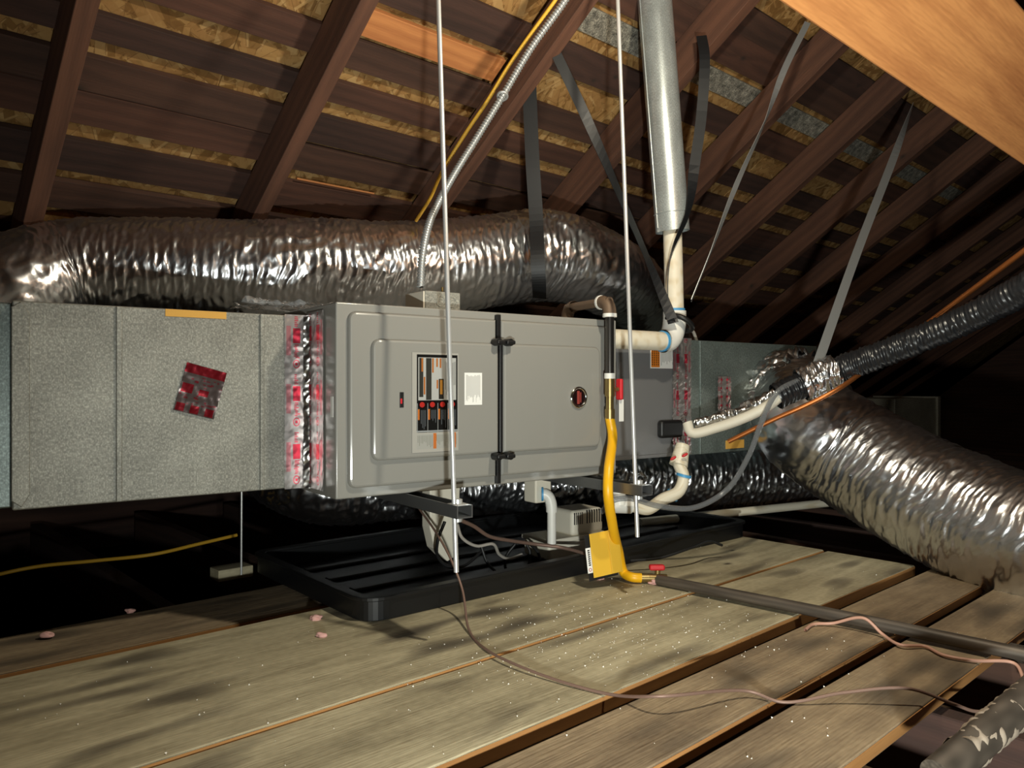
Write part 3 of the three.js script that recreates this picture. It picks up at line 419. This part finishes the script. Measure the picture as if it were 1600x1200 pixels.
// ---------- straps ----------
const face = V(-0.1, 0.1, 1).normalize(), edgeOn = V(1, 0, 0.25).normalize();
function strap(label, mat, pts, w, normals, th = 0.0018) { const t = thing('hanging_strap', label, 'strap', pts[pts.length - 1]); wpart(t, 'strap_band', ribbon(pts, w, th, normals), mat); return t; }
strap('bright metal strap hanging from the roof to the foil-wrapped refrigerant line', zinc, [P(1426, 165, 3.2), P(1395, 250, 3.0), P(1340, 392, 2.7), P(1272, 584, 2.37)], 0.03, [edgeOn, face, face, face]);
strap('twisted thin metal strap slanting from the rafters to the flue pipe elbow', zinc, [P(1262, 35, 2.72), P(1225, 110, 2.66), P(1195, 190, 2.62), P(1150, 290, 2.56), P(1110, 395, 2.5), P(1080, 470, 2.47)], 0.022, [face, face, edgeOn, V(0.6, 0, 0.8), edgeOn, edgeOn]);
strap('wide black strap nailed on a rafter beside the vent sleeve', blackStrap, [P(1096, 56, 2.54), P(1101, 90, 2.5), P(1096, 180, 2.49), P(1085, 260, 2.47), P(1075, 330, 2.44), P(1048, 400, 2.42), P(1044, 470, 2.42), P(1052, 505, 2.42)], 0.034, [face, face, face, face, V(0.8, 0, 0.5), edgeOn, edgeOn, face]);
strap('black strap slanting across from a rafter to the flue pipe elbow', blackStrap, [P(868, 82, 2.37), P(912, 175, 2.38), P(960, 285, 2.4), P(1010, 400, 2.41), P(1050, 498, 2.4)], 0.032, [face, face, V(0.6, 0, 0.7), V(0.7, 0, 0.6), face]);
strap('black strap hanging straight down around the long silver duct on top', blackStrap, [P(826, 105, 2.5), P(832, 250, 2.5), P(838, 345, 2.5), P(840, 405, 2.45), P(842, 440, 2.47), P(843, 466, 2.56)], 0.046, [face]);
{ const t = thing('tie_wrap', 'black tape wrapped round the white flue pipe elbow', 'tape', P(1062, 505, 2.46)); wpart(t, 'tape_band', new THREE.TorusGeometry(0.042, 0.009, 10, 28).rotateX(1.25).rotateZ(-0.5).translate(...P(1062, 505, 2.47).toArray()), black); }

// ---------- wiring ----------
{ const t = thing('junction_box', 'small square metal electrical box on top of the furnace', 'electrical box', U(0.318, 0.445, -0.12), TF); part(t, 'box_body', span(-0.05, 0.055, 0, 0.052, -0.05, 0.05, 0.003), galvMat); part(t, 'knockout', new THREE.TorusGeometry(0.013, 0.0008, 6, 24).translate(-0.005, 0.026, 0.0505), galvMat); part(t, 'knockout', new THREE.TorusGeometry(0.013, 0.0008, 6, 24).translate(0.028, 0.026, 0.0505), galvMat); part(t, 'cover_plate', span(-0.054, -0.05, 0.002, 0.05, -0.048, 0.048, 0.001), cream); part(t, 'screw', cyl(V(0.012, 0.052, 0.03), V(0.012, 0.066, 0.03), 0.003, 10), brass); }
{ const base = P(657, 448, 1.98), t = thing('metal_conduit', 'ribbed flexible metal conduit rising from the electrical box along a rafter', 'conduit', base);
  wpart(t, 'spiral_armour', flexGeo([base, P(660, 400, 2.0), P(672, 345, 2.05), P(705, 280, 2.12), P(745, 215, 2.15), P(784, 152, 2.15), P(830, 75, 2.12), P(880, 5, 2.08), P(920, -60, 2.05)], 0.0115, { m: 16, rib: 0.0085, ribA: 0.0032, fold: 0, crumple: 0, lump: 0, seg: 0.0014 }), zinc);
  const cl2 = wpart(t, 'clamp', new THREE.TorusGeometry(0.0135, 0.004, 8, 20).rotateX(1).translate(...P(785, 150, 2.15).toArray()), zinc); }
{ const t = thing('yellow_cable', 'yellow sheathed cable running up the rafter beside the metal conduit', 'cable', P(650, 345, 2.42)); wpart(t, 'cable_sheath', tube([P(650, 345, 2.42), P(672, 310, 2.36), P(690, 270, 2.3), P(725, 212, 2.26), P(760, 160, 2.22), P(800, 95, 2.18), P(868, 0, 2.1), P(910, -60, 2.06)], 0.0055, 10), romex); }
{ const t = thing('yellow_cable', 'dim yellow cable sagging over the open joists under the duct box', 'cable', P(370, 836, 2.7)); wpart(t, 'cable_sheath', tube([P(-120, 930, 2.3), P(0, 897, 2.35), P(60, 885, 2.4), P(150, 876, 2.45), P(240, 866, 2.5), P(310, 850, 2.6), P(370, 836, 2.7)], 0.006, 10), romex); }
const cable = (name, label, mat, r, pts) => { const t = thing(name, label, 'wire', pts[0]); wpart(t, 'wire_run', tube(pts, r, 8, 0.006), mat); };
cable('thermostat_wire', 'thin brown wire dropping past the pan rim and trailing right across the boards', thinWire, 0.003, [P(655, 795, 2.1), P(680, 830, 2.0), P(705, 875, 1.9), P(722, 920, 1.85), onFloor(733, 985, 0.012), onFloor(760, 1015, 0.01), onFloor(800, 1036, 0.01), onFloor(880, 1066, 0.005), onFloor(960, 1086, 0.006), onFloor(1030, 1088, 0.03), onFloor(1170, 1080, 0.012), onFloor(1222, 1097, 0.004), onFloor(1320, 1082, 0.02), onFloor(1420, 1076, 0.03), onFloor(1490, 1100, 0.006), onFloor(1530, 1112, -0.01), onFloor(1600, 1095, 0.01), onFloor(1660, 1085, 0.01)]);
cable('pink_wire', 'pale pink kinked wire lying against the iron floor pipe', std({ color: 0xc79a86, roughness: 0.5 }), 0.0035, [onFloor(1258, 984, 0.005), onFloor(1272, 975, 0.006), onFloor(1300, 974, 0.008), onFloor(1350, 966, 0.036), onFloor(1378, 990, 0.01), onFloor(1408, 1008, 0.008), onFloor(1445, 1010, 0.006), onFloor(1475, 1024, 0.006), onFloor(1520, 1032, 0.006), onFloor(1584, 1036, 0.006), onFloor(1600, 1064, -0.01), onFloor(1610, 1090, -0.03)]);
cable('gray_cable', 'grey cable running from behind the strut to the condensate pump', thinWire, 0.0055, [P(716, 811, 2.0), P(740, 822, 2.08), P(765, 838, 2.15), P(800, 845, 2.22), P(835, 850, 2.28), P(880, 856, 2.28), P(925, 868, 2.22)]);
cable('gray_cable', 'light grey cable looping below the strut end into the pan', grayWire, 0.0045, [P(714, 818, 2.05), P(722, 840, 2.08), P(745, 853, 2.12), P(770, 850, 2.15), P(780, 866, 2.2), P(795, 873, 2.25), P(815, 866, 2.3)]);
const coils = 'black cords coiled in the pan';
for (const [lb, pts] of [['black cord drooping in front of the white drain trap', [P(695, 815, 2.1), P(684, 845, 2.1), P(684, 870, 2.12), P(700, 885, 2.14), P(725, 884, 2.16), P(752, 862, 2.2)]], ['black cord hooking down into the pan left of the coiled cord', [P(752, 854, 2.2), P(762, 880, 2.2), P(780, 898, 2.22)]], ['coiled black cord lying in the pan beside the pump', [P(805, 850, 2.25), P(792, 868, 2.25), P(790, 888, 2.26), P(803, 898, 2.28), P(824, 886, 2.3), P(828, 862, 2.3), P(822, 848, 2.3), P(840, 862, 2.32), P(846, 888, 2.32)]], ['dark cord lying along the front wall of the pan near the red valve', [P(985, 876, 2.28), P(1030, 872, 2.3), P(1080, 856, 2.34), P(1110, 846, 2.42), P(1128, 852, 2.45)]]]) { const t = thing('power_cord', lb, 'cord', pts[0]); wpart(t, 'cord_run', tube(pts, 0.0045, 8, 0.006), black); }

// ---------- small loose things ----------
{ const t = thing('wood_block', 'small pale block of wood on the joist beside the pan corner', 'wood block', onFloor(362, 902, -0.036), TB); part(t, 'block', at(rbox(0.11, 0.035, 0.07, 0.003), 0, 0.018, 0), floorMats[2]); }
{ const t = thing('plastic_sheet', 'crumpled clear plastic film lying on the furnace top by the tape joint', 'plastic', U(0.05, 0.447, -0.3), TF); const g = new THREE.PlaneGeometry(0.34, 0.2, 60, 36).rotateX(-Math.PI / 2), p = g.attributes.position; for (let i = 0; i < p.count; i++) p.setY(i, 0.004 + 0.035 * Math.abs(N(p.getX(i) * 14, 2, p.getZ(i) * 14)) + 0.014 * Math.abs(N(p.getX(i) * 45, 5, p.getZ(i) * 45))); g.computeVertexNormals(); part(t, 'film', g, plasticFilm); }
const fluff = (label, px, py, r) => { const c = onFloor(px, py, r * 0.5), t = thing('insulation_tuft', label, 'insulation', V(c.x, 0.005, c.z), 0, 'pink insulation tufts'); const g = new THREE.IcosahedronGeometry(r, 4), p = g.attributes.position; for (let i = 0; i < p.count; i++) { const q = 1 + 0.7 * N(p.getX(i) * 90 + px, p.getY(i) * 90, p.getZ(i) * 90); p.setXYZ(i, p.getX(i) * q * 1.3, Math.max(0, p.getY(i) * q * 0.7 + r * 0.5), p.getZ(i) * q); } g.computeVertexNormals(); part(t, 'tuft', g, pinkFluff); };
fluff('pink insulation tuft caught under the front corner of the black pan', 494, 968, 0.011); fluff('pink insulation tuft beside the red-handled floor valve', 1022, 912, 0.013); fluff('pink insulation tuft behind the yellow tag on the boards', 937, 905, 0.012);
fluff('pink insulation tuft on the shaded board edge under the duct box', 203, 958, 0.009); fluff('pink insulation tuft on the shaded board below the duct box end', 74, 995, 0.009); fluff('grey-pink tuft lying on the boards just before the pan corner', 502, 996, 0.009);
{ // sawdust and drywall crumbs: nobody could count them
  const g = new THREE.TetrahedronGeometry(0.0018), m = new THREE.InstancedMesh(g, std({ color: 0xf2ece0, roughness: 0.5 }), 520), q = new THREE.Object3D();
  for (let i = 0; i < 520; i++) { const cl3 = rnd() < 0.6; const u = cl3 ? 1.35 + 0.55 * (rnd() + rnd() - 1) : rr(0.2, 2.4), w = cl3 ? 1.15 + 0.35 * (rnd() + rnd() - 1) : rr(0.53, 1.7); const inGap = (w > 0.866 && w < 0.922) || (w > 0.664 && w < 0.702) || w < 0.51; q.position.copy(B(u, inGap ? -0.5 : w > 1.203 ? 0.0076 : 0.0014, w)); q.rotation.set(rnd() * 6, rnd() * 6, rnd() * 6); q.scale.setScalar(inGap ? 0.001 : rr(0.4, 1.3)); q.updateMatrix(); m.setMatrixAt(i, q.matrix); }
  m.name = 'sawdust_crumbs'; m.userData = { label: 'pale sawdust crumbs scattered over the floor boards', category: 'debris', kind: 'stuff' }; shade(m); scene.add(m); }

// ---------- lamps (outside the frame) ----------
{ const t = thing('work_floodlight', 'small black floodlight standing on the boards below the hatch edge', 'lamp', V(FLOOD.pos[0], 0, FLOOD.pos[2])); const y = FLOOD.pos[1];
  part(t, 'stand', mergeGeometries([span(-0.07, 0.07, 0, 0.008, -0.04, 0.08, 0.003), span(-0.07, -0.062, 0, y + 0.01, 0.01, 0.03, 0.002), span(0.062, 0.07, 0, y + 0.01, 0.01, 0.03, 0.002)]), black); part(t, 'housing', span(-0.06, 0.06, y - 0.04, y + 0.04, -0.012, 0.05, 0.008, 2), black);
  part(t, 'lens', span(-0.05, 0.05, y - 0.03, y + 0.03, -0.016, -0.0125, 0.001), std({ color: 0xffffff, emissive: 0xf6faf2, emissiveIntensity: 3 })); }
{ const t = thing('hanging_bulb', 'bare light bulb hanging on a cord from the rafters', 'lamp', V(...BULB.pos)); part(t, 'bulb', new THREE.SphereGeometry(0.03, 20, 14), std({ color: 0xffffff, emissive: 0xf8eed6, emissiveIntensity: 4 })); part(t, 'socket', cyl(V(0, 0.025, 0), V(0, 0.075, 0), 0.017, 16), black); part(t, 'cord', cyl(V(0, 0.07, 0), V(0, 0.62, 0), 0.003, 8), black); }
renderer.render(scene, camera);
